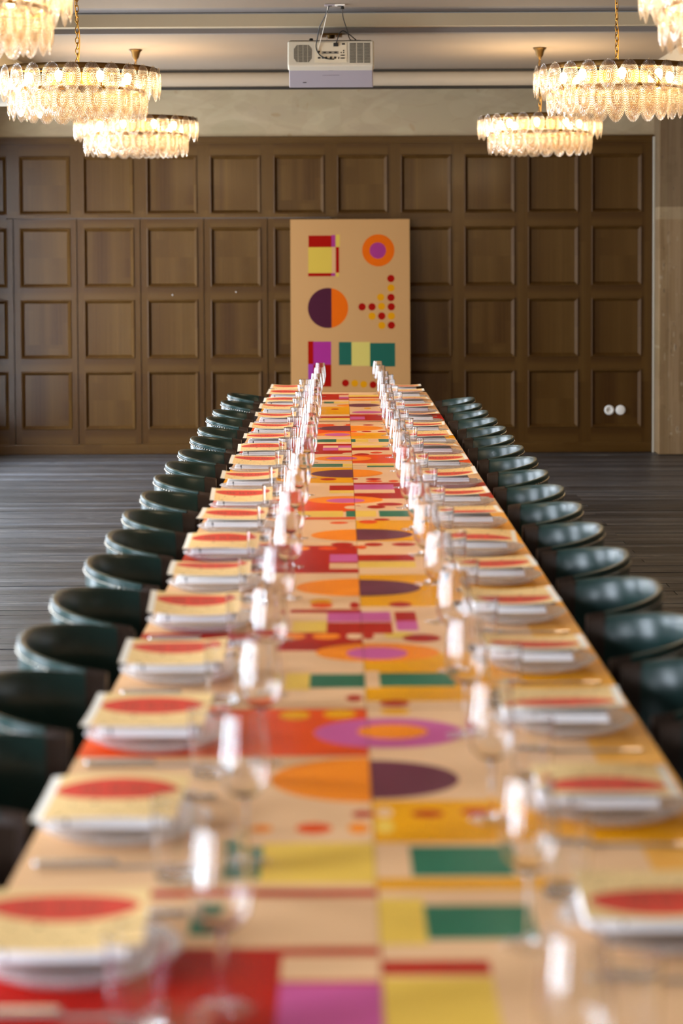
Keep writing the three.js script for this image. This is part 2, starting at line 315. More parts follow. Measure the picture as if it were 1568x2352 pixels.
// two round sockets low on the last panel
for (const [i, x] of [[0, 2.233], [1, 2.327]]) {
  const s = thing('wall_socket', i ? 'round white blank cover plate beside the round socket' : 'round white wall socket with a dark recess low on the panelling', 'socket', [x, 0.353, FACE - 0.013]);
  put('cover', lathe([[0, 0], [0.041, 0], [0.041, 0.006], [0.036, 0.012], [i ? 0 : 0.021, 0.013], ...(i ? [] : [[0.019, 0.004], [0, 0.004]])], 28).rotateX(Math.PI / 2), whitePaint, s);
  if (!i) for (const k of [-1, 1]) put('pin_hole', cyl(0.003, 0.003, 0.003, 8).rotateX(Math.PI / 2), black, s, [k * 0.0085, 0, 0.0058]);
}
// painted board that leans on the doors
{
  const S = 1285, boardMap = canvasTexture(900, 1782, (c, w, h) => {
    c.scale(w / 1266, w / 1266); c.translate(-122, -103);
    const q = (col, x0, y0, x1, y1) => { c.fillStyle = col; c.fillRect(x0, y0, x1 - x0, y1 - y0); };
    const d = (col, x, y, r) => { c.fillStyle = col; c.beginPath(); c.arc(x, y, r, 0, 7); c.fill(); };
    const P = '#ad8252', R = '#8c0c04', M = '#8e2f68', Y = '#b89a3c', O = '#c45608', N = '#421a28', G = '#1f5242', U = '#c08008';
    q(P, 0, 0, 1600, 3000);
    q(R, 315, 275, 558, 398); q(M, 558, 270, 600, 395); q(Y, 605, 265, 645, 395); q(Y, 311, 398, 562, 673); q('#b78b60', 562, 398, 600, 672); q(R, 604, 398, 638, 670);
    q(R, 310, 675, 555, 708); q(M, 555, 675, 598, 706); q(Y, 604, 672, 635, 712);
    d(O, 1055, 435, 171); d(M, 1050, 437, 86);
    d(O, 520, 1045, 213); c.save(); c.beginPath(); c.rect(0, 0, 556, 3000); c.clip(); d(N, 518, 1045, 213); c.restore();
    for (const [x, y] of [[1187, 735], [1187, 937], [1190, 1035], [880, 1035], [985, 1035], [1088, 1133], [1190, 1232]]) d(R, x, y, 39);
    for (const [x, y] of [[1187, 835], [1078, 933], [1087, 1030], [985, 1133], [1190, 1133], [1088, 1233]]) d(U, x, y, 39);
    q(R, 305, 1398, 361, 1640); q('#902870', 361, 1402, 550, 1645); q('#8a327f', 305, 1640, 361, 1880); q(R, 361, 1646, 550, 1880);
    q(G, 632, 1408, 766, 1652); q('#b8a656', 766, 1408, 962, 1662); q(G, 962, 1420, 1228, 1670);
    d(R, 700, 1843, 37); d(U, 798, 1846, 37); d(U, 893, 1856, 37); d(R, 993, 1862, 37);
  });
  boardMap.wrapS = boardMap.wrapT = THREE.ClampToEdgeWrapping;
  const t = thing('painted_board', 'tall pale board painted with coloured circles and blocks, leaning on the panelling', 'painting', [0.075, 0.004, -17.36]);
  const bw = 0.985, bh = 1.95, edge = std({ color: '#d8b692', roughness: 0.8 }), face = phy({ map: boardMap, roughness: 0.8, specularIntensity: 0.1 });
  const panel = put('panel_face', new THREE.BoxGeometry(bw, bh, 0.02).translate(0, bh / 2, 0), [edge, edge, edge, edge, face, edge], t);
  put('back_batten', join([box(0.04, bh - 0.1, 0.025, -bw / 2 + 0.06, bh / 2, -0.0225), box(0.04, bh - 0.1, 0.025, bw / 2 - 0.06, bh / 2, -0.0225)]), edge, t);
  t.rotation.x = -0.072;
}
// projection screen housing across the far end of the ceiling
{
  const t = thing('screen_housing', 'long white projection screen housing under the far end of the ceiling', 'projector screen', [-0.02, 2.841, -15.25]);
  const L = 4.28, sh = new THREE.Shape();
  sh.moveTo(-0.07, 0.012); sh.lineTo(0.05, 0.012); sh.quadraticCurveTo(0.075, 0.03, 0.075, 0.07); sh.quadraticCurveTo(0.072, 0.112, 0.045, 0.118); sh.lineTo(-0.07, 0.118); sh.closePath();
  put('case', new THREE.ExtrudeGeometry(sh, { depth: L, bevelEnabled: false, curveSegments: 8 }).rotateY(-Math.PI / 2).translate(L / 2, 0, 0), caseWhite, t);
  put('slot_bar', box(L, 0.014, 0.11, 0, 0.006, 0), black, t);
  put('hanger_rail', box(L, 0.012, 0.11, 0, 0.1235, 0.005), black, t);
  for (const s of [-1, 1]) put('end_cap', rbox(0.02, 0.125, 0.155, 0.006, s * (L / 2 + 0.008), 0.066, 0), whitePaint, t);
}

// ---------- the long table: five painted tables end to end ----------
const TX = 0.044, TH = 0.75, EDGE_L = TX - 0.5, EDGE_R = TX + 0.5;
const ORD = ['first', 'second', 'third', 'fourth', 'fifth', 'sixth', 'seventh', 'eighth', 'ninth', 'tenth', 'eleventh', 'twelfth', 'thirteenth', 'fourteenth', 'fifteenth', 'sixteenth', 'seventeenth', 'eighteenth', 'nineteenth', 'twentieth'];
const INK = { p: '#ecbc8c', m: '#f0a200', o: '#fb8a1a', v: '#ea4c0c', r: '#b8180a', k: '#cc5a92', n: '#6e3040', y: '#efc252', g: '#2a6e50', b: '#eea846' };
function tableArt(c, S, far) {
  const X = (x) => (x + 0.5) * S, Zp = (z) => (far - z) * S;
  const q = (k, x0, z0, x1, z1) => { c.fillStyle = INK[k]; c.fillRect(X(x0), Zp(z1), (x1 - x0) * S, (z1 - z0) * S); };
  const e = (k, x, z, rx, rz, side) => {
    c.save();
    if (side) { c.beginPath(); c.rect(side === 'l' ? 0 : X(0), -9999, X(0), 99999); c.clip(); }
    c.fillStyle = INK[k]; c.beginPath(); c.ellipse(X(x), Zp(z), rx * S, rz * S, 0, 0, 7); c.fill(); c.restore();
  };
  q('b', .385, 2.2, .5, 7.2);
  q('r',-.50,2.15,0,2.56); q('r',-.50,2.77,0,2.80); q('v',-.50,3.57,0,3.96); q('r',-.50,4.55,0,4.78);
  q('r',-.50,5.70,0,6.26); q('v',-.50,7.11,0,7.45); q('v',-.50,6.90,0,6.96); q('m',-.50,8.05,0,8.65);
  q('r',-.50,9.28,0,9.79); q('v',-.50,10.26,0,11.01); q('m',-.50,11.60,0,12.23); q('r',-.50,12.84,0,13.43);
  q('r',-.50,2.54,0,2.56); q('m',0,3.03,.50,3.27); q('m',0,2.80,.50,2.85); q('m',0,4.02,.50,4.51);
  q('m',0,5.14,.50,5.67); q('m',0,6.35,.50,6.87); q('r',0,7.51,.50,8.05); q('v',0,8.84,.50,9.24);
  q('m',0,10.08,.50,10.42); q('r',0,11.13,.50,11.60); q('p',-.12,2.44,0,2.53); q('k',-.12,2.25,0,2.43);
  q('r',0,2.46,.13,2.51); q('y',0,2.25,.13,2.45); q('y',0,2.57,.06,2.76); q('g',.06,2.59,.20,2.73);
  q('g',-.24,2.61,-.20,2.73); q('y',-.16,2.83,0,3.03); q('g',-.21,2.85,-.16,3.01); q('p',0,2.86,.05,3.02);
  q('g',.05,2.86,.19,3.01); e('v',-.088,3.11,.027,.03); e('o',-.166,3.11,.016,.02); e('o',-.021,3.11,.016,.03);
  e('r',-.014,3.19,.017,.02); e('r',.084,3.19,.024,.02); e('r',.160,3.20,.024,.02); e('p',.018,3.20,.014,.03);
  e('y',.017,3.12,.014,.04); e('o',-.002,3.41,.160,.15,'l'); e('n',-.002,3.41,.146,.13,'r'); e('m',-.134,3.90,.029,.04);
  e('m',-.050,3.91,.031,.04); e('m',.053,3.93,.028,.03); e('r',.054,4.00,.029,.03); e('r',-.022,4.05,.016,.03);
  e('k',.039,3.75,.135,.12); e('o',.045,3.76,.063,.06); q('y',-.16,4.13,-.11,4.30); q('g',-.11,4.15,0,4.29);
  q('p',0,4.15,.03,4.32); q('g',.03,4.16,.18,4.30); e('o',.031,4.53,.134,.11); e('k',.030,4.52,.066,.07);
  e('o',-.081,4.73,.032,.04); e('o',-.152,4.73,.025,.04); e('p',-.017,4.73,.019,.04); e('r',.013,4.73,.013,.04);
  e('y',.083,4.74,.034,.04); e('r',.133,4.70,.043,.05); q('y',-.16,4.78,-.08,4.93); q('k',-.08,4.92,.07,5.06);
  q('r',-.08,4.76,.07,4.91); q('r',.08,4.93,.13,5.06); q('k',.08,4.80,.13,4.93); q('r',-.17,5.05,0,5.10);
  e('m',-.098,5.22,.029,.04); e('v',-.095,5.16,.028,.04); e('r',-.014,5.16,.012,.05); e('r',.098,5.17,.028,.04);
  e('o',-.007,5.45,.158,.15,'l'); e('n',.003,5.44,.155,.14,'r'); q('k',-.08,5.92,0,6.07); q('p',-.08,5.78,0,5.89);
  q('r',0,5.93,.16,6.06); q('y',0,5.80,.16,5.92); e('v',-.087,6.20,.029,.04); e('o',-.159,6.20,.020,.04);
  e('r',-.044,6.29,.034,.04); e('r',.049,6.28,.028,.04); e('r',.139,6.28,.036,.04); e('v',.011,6.22,.017,.04);
  e('o',.008,6.50,.148,.14,'l'); e('n',.001,6.51,.173,.14,'r'); e('v',.040,6.83,.030,.05); e('v',-.054,6.81,.030,.03);
  e('r',.085,6.89,.026,.03); q('y',-.18,6.97,-.04,7.14); q('g',-.03,6.97,0,7.14); q('y',0,6.97,.07,7.14);
  q('g',.08,6.97,.18,7.14); e('r',.008,7.25,.012,.05); e('r',.073,7.25,.032,.05); e('r',.121,7.33,.046,.05);
  e('p',-.007,7.24,.030,.05); e('o',-.032,7.47,.133,.12); e('k',-.032,7.45,.068,.07); q('r',-.09,7.79,0,7.96);
  q('y',-.09,7.69,0,7.79); q('k',0,7.81,.15,7.99); q('p',0,7.69,.15,7.81); e('r',-.097,8.19,.032,.04);
  e('r',.078,8.19,.030,.04); e('v',.079,8.11,.032,.04); e('r',.006,8.20,.012,.03); e('v',.154,8.11,.019,.04);
  e('n',-.006,8.41,.161,.16,'l'); e('o',-.024,8.42,.143,.16,'r'); q('g',-.20,8.69,-.04,8.82); q('y',-.04,8.69,0,8.82);
  q('y',.06,8.73,.17,8.82); q('g',.06,8.67,.17,8.73); e('o',-.039,9.06,.122,.12); e('k',-.046,9.07,.067,.07);
  e('r',.043,9.25,.033,.05); e('v',.108,9.33,.027,.05); e('p',-.009,9.30,.033,.04); q('p',-.13,9.59,-.06,9.70);
  q('k',-.06,9.59,0,9.70); q('k',-.13,9.45,-.06,9.59); q('p',-.06,9.45,0,9.59); q('y',0,9.59,.18,9.70);
  q('r',0,9.45,.17,9.59); q('g',-.17,9.89,-.07,10.06); q('y',-.07,9.89,0,10.06); q('g',0,9.89,.02,10.06);
  q('y',.02,9.89,.08,10.06); q('g',.13,9.89,.18,10.06); q('y',0,9.82,.18,9.86); e('o',-.047,10.34,.120,.13);
  e('k',-.065,10.33,.064,.09); e('r',.079,10.51,.025,.04); e('r',.159,10.51,.025,.04); e('v',.011,10.51,.022,.04);
  e('n',0,10.72,.167,.17,'l'); e('o',0,10.72,.167,.17,'r'); e('p',-.054,10.95,.034,.06); e('r',.093,10.93,.028,.04);
  q('r',-.16,11.34,0,11.47); q('y',-.16,11.22,0,11.34); q('k',0,11.22,.08,11.44); e('k',.100,11.77,.087,.10);
  e('r',-.082,12.03,.022,.05); e('m',.104,12.08,.020,.07); e('o',.019,12.34,.092,.11,'l'); e('n',.075,12.34,.104,.15,'r');
  q('g',-.15,12.53,-.09,12.68); q('y',-.09,12.53,0,12.68); q('g',0,12.53,0,12.68); q('y',.13,12.53,.18,12.68);
  q('p',-.06,13.01,0,13.30); q('k',-.06,12.96,0,13.13); q('y',0,13.13,.19,13.30); q('r',0,13.01,.19,13.13);
  q('o',0,12.76,.18,12.92);
}
const TABLES = [[13.58, 11.15, 0.007], [11.14, 8.75, 0], [8.745, 6.355, 0], [6.35, 3.96, 0], [3.955, 1.25, 0]];
const boardEdge = std({ color: '#c99a6a', roughness: 0.6 }), boardUnder = std({ color: '#6b5238', roughness: 0.8 });
TABLES.forEach(([far, near, up], i) => {
  const L = far - near, S = 560, map = canvasTexture(S, Math.round(L * S), (c, w, h) => {
    c.fillStyle = INK.p; c.fillRect(0, 0, w, h); tableArt(c, S, far);
    for (let k = 0; k < 900; k++) { c.strokeStyle = `rgba(${rnd() < 0.5 ? '255,240,215' : '120,70,30'},0.05)`; c.lineWidth = rr(0.5, 2); const x = rnd() * w, y = rnd() * h; c.beginPath(); c.moveTo(x, y); c.lineTo(x + rr(-60, 60), y + rr(-2, 2)); c.stroke(); }
  });
  map.wrapS = map.wrapT = THREE.ClampToEdgeWrapping;
  const top = phy({ map, roughness: 0.4, specularIntensity: 0.07 });
  const t = thing('dining_table', `${['far end table below the painted board', 'table next to the far end table', 'middle table of the long row', 'table one before the nearest', 'nearest table of the long row'][i]}, painted with geometric blocks and circles`, 'table', [TX, up, -(far + near) / 2], 0, 'painted tables set end to end');
  for (const s of [-1, 1]) {
    const g = new THREE.BoxGeometry(0.4988, 0.03, L - 0.003), uv = g.attributes.uv;
    for (let k = 8; k < 12; k++) uv.setX(k, uv.getX(k) * 0.5 + (s > 0 ? 0.5 : 0));
    put('tabletop_board', g, [boardEdge, boardEdge, top, boardUnder, boardEdge, boardEdge], t, [s * 0.25, TH - 0.015, 0]);
  }
  put('apron', join([box(0.4, 0.06, 0.03, 0, 0.688, L / 2 - 0.2), box(0.4, 0.06, 0.03, 0, 0.688, -L / 2 + 0.2), box(0.03, 0.06, L - 0.4, 0.19, 0.688, 0), box(0.03, 0.06, L - 0.4, -0.19, 0.688, 0)]), armWood, t);
  for (const sx of [-1, 1]) for (const sz of [-1, 1]) put('leg', cached('tleg', () => new THREE.CylinderGeometry(0.028, 0.02, 0.716 + 0.0, 12)), armWood, t, [sx * 0.19, 0.358 - (up ? up : 0) * 0.5, sz * (L / 2 - 0.2)]).scale.y = up ? 1 + up / 0.716 : 1;
});

// ---------- leather tub chairs ----------
// local axes: the sitter faces +x, the back bulges to x = -0.235, the arms end at the table edge near x = 0
const CR = 0.235, CW = 0.258;
const rimTop = (phi) => 0.800 - 0.040 * Math.pow(Math.abs(phi) / (Math.PI / 2), 1.6);
function plan(phi, s) { const c = Math.cos(phi), n = Math.sin(phi), e = 2 / 2.35; return [-CR * s * Math.pow(Math.max(c, 0), e), Math.sign(n) * CW * s * Math.pow(Math.abs(n), e)]; }
function shell(phi0, phi1, n, prof, closeEnds = true) {
  const pos = [], idx = [], m = prof.length, uv = [];
  for (let i = 0; i <= n; i++) {
    const phi = phi0 + (phi1 - phi0) * i / n, t = rimTop(phi);
    prof.forEach(([s, y, abs], k) => { const [x, z] = plan(phi, s); pos.push(x, abs ? y : t + y, z); uv.push(phi * CR, (abs ? y : t + y)); });
  }
  for (let i = 0; i < n; i++) for (let k = 0; k < m; k++) { const a = i * m + k, b = i * m + (k + 1) % m, c = a + m, d = b + m; idx.push(a, c, b, b, c, d); }
  if (closeEnds) for (const i of [0, n]) { const base = pos.length / 3; for (let k = 0; k < m; k++) { const j = (i * m + k) * 3; pos.push(pos[j], pos[j + 1], pos[j + 2]); uv.push(0, 0); } for (let k = 1; k + 1 < m; k++) i ? idx.push(base, base + k + 1, base + k) : idx.push(base, base + k, base + k + 1); }
  const g = new THREE.BufferGeometry(); g.setAttribute('position', new THREE.Float32BufferAttribute(pos, 3)); g.setAttribute('uv', new THREE.Float32BufferAttribute(uv, 2)); g.setIndex(idx);
  return toCreasedNormals(g, 0.9);
}
const PROF = [[0.90, 0.40, 1], [0.945, 0.52, 1], [0.985, -0.10], [0.995, -0.025], [0.993, -0.010], [0.975, -0.003], [0.94, -0.003], [0.915, -0.012], [0.895, -0.07], [0.875, -0.18], [0.86, 0.47, 1], [0.86, 0.40, 1]];
const PL = 1.36;                                                      // leather up to here, dark wood from here to the front of the arms
const rimPath = (s, dy, a = -PL, b = PL, n = 30) => Array.from({ length: n + 1 }, (_, i) => { const phi = a + (b - a) * i / n, [x, z] = plan(phi, s); return [x, rimTop(phi) + dy, z]; });
function flat(shape, depth, bevel) { return new THREE.ExtrudeGeometry(shape, { depth, bevelEnabled: true, bevelThickness: bevel, bevelSize: bevel, bevelSegments: 2, curveSegments: 10 }).rotateX(Math.PI / 2).translate(0, depth + bevel, 0); }
function outline(pts) { const s = new THREE.Shape(); s.moveTo(...pts[0]); s.splineThru(pts.slice(1).map((p) => new THREE.Vector2(...p))); s.closePath(); return s; }
function makeChair() {
  const t = thing('tub_chair', '', 'chair');
  put('backrest', shell(-PL, PL, 44, PROF), leather, t);
  put('rim_roll', tube(rimPath(0.975, -0.0045), 0.0065, 60, 10), leather, t);
  put('piping', tube(rimPath(0.996, -0.0125), 0.0016, 60, 6), leather, t);
  const nails = [], np = rimPath(0.999, -0.0185, -PL * 0.99, PL * 0.99, 200);
  for (let i = 0, acc = 1; i < np.length; i++) { if (i) acc += Math.hypot(np[i][0] - np[i - 1][0], np[i][2] - np[i - 1][2]); if (acc >= 0.0125) { acc = 0; nails.push(new THREE.SphereGeometry(0.0040, 7, 5).translate(...np[i])); } }
  put('nail_trim', join(nails), nailMetal, t).userData = { kind: 'stuff' };
  for (const s of [-1, 1]) {
    const a = s < 0 ? -1.52 : PL, b = s < 0 ? -PL : 1.52;
    put('arm', shell(a, b, 6, [[0.95, -0.22], [0.995, -0.03], [0.985, -0.006], [0.95, 0.002], [0.91, -0.006], [0.89, -0.05], [0.88, -0.22]]), armWood, t);
    put('arm_post', new THREE.CylinderGeometry(0.021, 0.024, 0.2, 10).translate(0, 0.46, 0), armWood, t, [-0.028, 0, s * CW * 0.91]);
  }
  const seatPlan = (s, f) => outline([...Array.from({ length: 13 }, (_, i) => { const [x, z] = plan(-1.45 + i * 2.9 / 12, s); return [x, z]; }), [0.10, CW * s * 0.97], [f, CW * s * 0.86], [f + 0.012, 0], [f, -CW * s * 0.86], [0.10, -CW * s * 0.97]]);
  put('seat', flat(seatPlan(0.76, 0.19), 0.055, 0.014).translate(0, 0.42, 0), leather, t);
  put('seat_frame', flat(seatPlan(0.82, 0.19), 0.045, 0.006).translate(0, 0.356, 0), armWood, t);
  for (const sx of [-1, 1]) for (const sz of [-1, 1]) put('leg', cached('cleg', () => new THREE.CylinderGeometry(0.022, 0.014, 0.37, 10).translate(0, 0.185, 0)), armWood, t, [sx < 0 ? -0.115 : 0.165, 0.001, sz * 0.145]);
  return t;
}
const SEATS = [13.36, 12.78, 12.12, 11.53, 10.94, 10.26, 9.62, 9.08, 8.48, 7.85, 7.21, 6.63, 6.03, 5.48, 4.90, 4.31, 3.73, 3.14, 2.555, 1.97];
const chairLeft = [12.84, 12.14, 11.39, 10.84, 10.15, 9.6, 8.9, 8.37, 7.84, 7.25, 6.70, 6.18, 5.63, 5.04, 4.51, 3.96, 3.40, 2.84];
const chairRight = [12.32, 11.77, 11.22, 10.67, 10.13, 9.59, 9.05, 8.51, 7.97, 7.41, 6.86, 6.31, 5.74, 5.17, 4.62, 4.06, 3.5, 2.94];
const chair0 = makeChair();
{
  let first = true;
  const seat = (pos, turn, label, group) => { if (first) { first = false; chair0.position.set(...pos); chair0.rotation.y = turn; chair0.userData = { label, category: 'chair', group }; } else copyOf(chair0, label, pos, turn, group); };
  const ls = chairLeft, rs = chairRight;
  ls.forEach((d, i) => seat([EDGE_L - 0.003 + rr(-0.008, 0.008), 0, -d + rr(-0.012, 0.012)], rr(-0.03, 0.03), `dark green leather tub chair with nailheads, left row, ${ORD[i]} from the painted board`, 'chairs along the left side of the table'));
  rs.forEach((d, i) => seat([EDGE_R + 0.004 + rr(-0.006, 0.006), 0, -d], Math.PI + rr(-0.03, 0.03), `dark green leather tub chair with nailheads, right row, ${ORD[i]} from the painted board`, 'chairs along the right side of the table'));
}

// ---------- place settings ----------
// local axes of a place: origin on the table edge, x towards the middle of the table, z to the sitter's right
function makePlate() {
  const t = thing('glass_plate', '', 'plate');
  const scallop = (g) => { const p = g.attributes.position; for (let i = 0; i < p.count; i++) { const x = p.getX(i), z = p.getZ(i), r = Math.hypot(x, z); if (r > 0.104) { const k = 1 + 0.03 * Math.abs(Math.cos(9 * Math.atan2(z, x))) * (r - 0.104) / 0.02; p.setX(i, x * k); p.setZ(i, z * k); } } g.computeVertexNormals(); return planarUV(g, 'x', 'z'); };
  put('plate_well', planarUV(lathe([[0.0, 0.001], [0.083, 0.001], [0.083, 0.0045], [0.0, 0.0045]], 48), 'x', 'z'), plateGlass, t);
  put('plate_rim', scallop(lathe([[0.088, 0.001], [0.108, 0.006], [0.131, 0.019], [0.134, 0.022], [0.131, 0.0235], [0.107, 0.0105], [0.088, 0.0045]].map(([r, y]) => [r * 0.94, y]), 108)), plateGlass, t);
  const nubs = [], nub = new THREE.SphereGeometry(0.0034, 6, 3, 0, Math.PI * 2, 0, Math.PI / 2).scale(1, 0.7, 1);
  for (let k = 0; k < 6; k++) { const r0 = 0.094 + k * 0.0072, r = r0 * 0.91, n = Math.floor(r * 2 * Math.PI / 0.0076), y = r0 < 0.107 ? 0.0045 + (r0 - 0.088) * 0.3 : 0.0104 + (r0 - 0.107) * 0.54; for (let j = 0; j < n; j++) { const q = (j + (k % 2) / 2) / n * Math.PI * 2; nubs.push(nub.clone().rotateZ(-0.35).rotateY(-q).translate(r * Math.cos(q), y, r * Math.sin(q))); } }
  put('hobnails', join(nubs), plateRimGlass, t).userData = { kind: 'stuff' };
  return t;
}
const napkinPrint = canvasTexture(256, 256, (c, w, h) => { c.fillStyle = '#f3f2f4'; c.fillRect(0, 0, w, h); for (let k = 0; k < 9; k++) { const x = rnd() * w, y = k % 2 ? rr(8, 40) : h - rr(8, 40), a = rnd() * 7, r = rr(4, 7); c.fillStyle = '#17161a'; c.beginPath(); for (let i = 0; i < 3; i++) c.lineTo(x + r * Math.cos(a + i * 2.1), y + r * Math.sin(a + i * 2.1) * 1.2); c.fill(); } }, true, [1 / 0.18, 1 / 0.16]);
const printedLinen = std({ map: napkinPrint, roughness: 0.85 });
function makeNapkin() {
  const t = thing('folded_napkin', '', 'napkin');
  for (const [k, y] of [[0, 0], [1, 0.0080]]) put('napkin_fold', planarUV(rbox(0.180 - k * 0.004, 0.0078, 0.134 - k * 0.004, 0.0038, 0, y + 0.0040, 0, 3), 'x', 'z', 0.09, 0.08), printedLinen, t);
  return t;
}
const cardPrint = canvasTexture(512, 464, (c, w, h) => {
  c.fillStyle = '#f4cd8a'; c.fillRect(0, 0, w, h); c.fillStyle = '#f6efe0'; c.fillRect(0, 0, 34, h);
  c.fillStyle = '#d83a22'; c.beginPath(); c.ellipse(262, 150, 224, 112, 0, 0, 7); c.fill();
  const ink = '#5e3a1c'; c.strokeStyle = ink; c.fillStyle = ink; c.lineWidth = 6; c.lineCap = 'round';
  for (const [x0, n] of [[170, 3], [262, 2], [340, 3]]) for (let i = 0; i < n; i++) { const x = x0 + (i - (n - 1) / 2) * 26; c.beginPath(); c.moveTo(x - 9, 128); c.lineTo(x - 9, 172); c.lineTo(x + 9, 164); c.moveTo(x - 9, 150); c.lineTo(x + 8, 142); c.stroke(); }
  c.lineWidth = 2; for (let row = 0; row < 5; row++) for (let x = 70; x < 470; x += rr(9, 16)) if (rnd() < 0.7) { const y = 320 + row * 26, hh = rr(5, 12); c.fillStyle = rgba(60, 50, 30, 0.75); c.fillRect(x, y, rr(3, 7), hh * 0.6); }
  c.fillStyle = '#2c2418'; for (const [x, y] of [[200, 290], [330, 296], [440, 286], [120, 300], [470, 430], [96, 440], [300, 438]]) { c.beginPath(); c.arc(x, y, rr(6, 10), 0, 7); c.fill(); }
});
const cardFace = std({ map: cardPrint, roughness: 0.75 }), cardBlank = std({ color: '#f1e8d2', roughness: 0.8 });
function cardGeo(bendX, bendZ, lift) {
  const g = new THREE.BoxGeometry(0.21, 0.0012, 0.19, 16, 1, 10), p = g.attributes.position;
  for (let i = 0; i < p.count; i++) { const x = p.getX(i) / 0.105, z = p.getZ(i) / 0.095; p.setY(i, p.getY(i) + 0.0006 + bendX * (x * x) + bendZ * z * z + lift * (1 - x) * 0.5 + Math.max(0, bendX + bendZ < 0 ? -(bendX + bendZ) : 0)); }
  g.computeVertexNormals();
  return g;
}
const cardShapes = [cardGeo(0.006, -0.001, 0.001), cardGeo(0.002, 0.004, 0.003), cardGeo(-0.004, 0.002, 0.0), cardGeo(0.004, -0.003, 0.006), cardGeo(0.008, 0.001, 0.002)];
function makeWine() {
  const t = thing('wine_glass', '', 'glass');
  const out = [[0.0045, 0.092], [0.018, 0.097], [0.029, 0.108], [0.0345, 0.124], [0.0355, 0.136], [0.0340, 0.158], [0.0305, 0.185], [0.0275, 0.210]];
  put('bowl', lathe([...out, [0.0267, 0.2105], ...out.slice(1).reverse().map(([r, y]) => [r - 0.0010, y + 0.0004]), [0.0, 0.0965]], 40), solidGlass, t);
  put('stem', lathe([[0, 0.006], [0.0075, 0.0062], [0.0044, 0.016], [0.0034, 0.04], [0.0036, 0.07], [0.0048, 0.0925], [0.0, 0.0930]], 20), solidGlass, t);
  put('foot', lathe([[0, 0.0005], [0.034, 0.0005], [0.0355, 0.0014], [0.034, 0.0022], [0.016, 0.0042], [0.0074, 0.0066], [0, 0.0066]], 40), bowlGlass, t);
  return t;
}
function makeTumbler() {
  const t = thing('water_tumbler', '', 'glass');
  put('tumbler_wall', lathe([[0.0298, 0.004], [0.0318, 0.03], [0.0350, 0.112], [0.0345, 0.114], [0.0338, 0.112], [0.0306, 0.03], [0.0286, 0.012]], 40), solidGlass, t);
  put('tumbler_base', lathe([[0, 0.0008], [0.0278, 0.0008], [0.0296, 0.004], [0.0285, 0.0115], [0, 0.0105]], 40), solidGlass, t);
  return t;
}
function makeKnife() {
  const t = thing('table_knife', '', 'knife');
  put('blade', flat(outline([[0.115, -0.006], [0.2, -0.0085], [0.228, -0.004], [0.232, 0.003], [0.2, 0.0075], [0.115, 0.006]]), 0.001, 0.0006), steel, t);
  put('handle', rbox(0.118, 0.012, 0.018, 0.0055, 0.058, 0.0062, 0, 3), steel, t);
  return t;
}
function makeFork() {
  const t = thing('table_fork', '', 'fork');
  put('handle', flat(outline([[0, -0.007], [0.03, -0.0075], [0.1, -0.004], [0.155, -0.004], [0.155, 0.004], [0.1, 0.004], [0.03, 0.0075], [0, 0.007]]), 0.002, 0.0008), steel, t);
  put('fork_head', join([rbox(0.03, 0.003, 0.024, 0.0014, 0.165, 0.0035, 0), ...[-0.0098, -0.0033, 0.0033, 0.0098].map((z) => rbox(0.05, 0.003, 0.0036, 0.0014, 0.2, 0.0055, z))]), steel, t);
  return t;
}
const proto = {};
function lay(kind, make, label, side, d, lx, y, lz, yaw, group) {     // one more of a kind at a place of the left or right row
  const sgn = side === 'left' ? 1 : -1, pos = [(sgn > 0 ? EDGE_L : EDGE_R) + sgn * lx, y, -d + sgn * lz], turn = (sgn > 0 ? 0 : Math.PI) + yaw;
  if (!proto[kind]) { const t = proto[kind] = make(); t.userData.label = label; t.userData.group = group; t.position.set(...pos); t.rotation.y = turn; return t; }
  return copyOf(proto[kind], label, pos, turn, group);
}
let cardCount = 0;
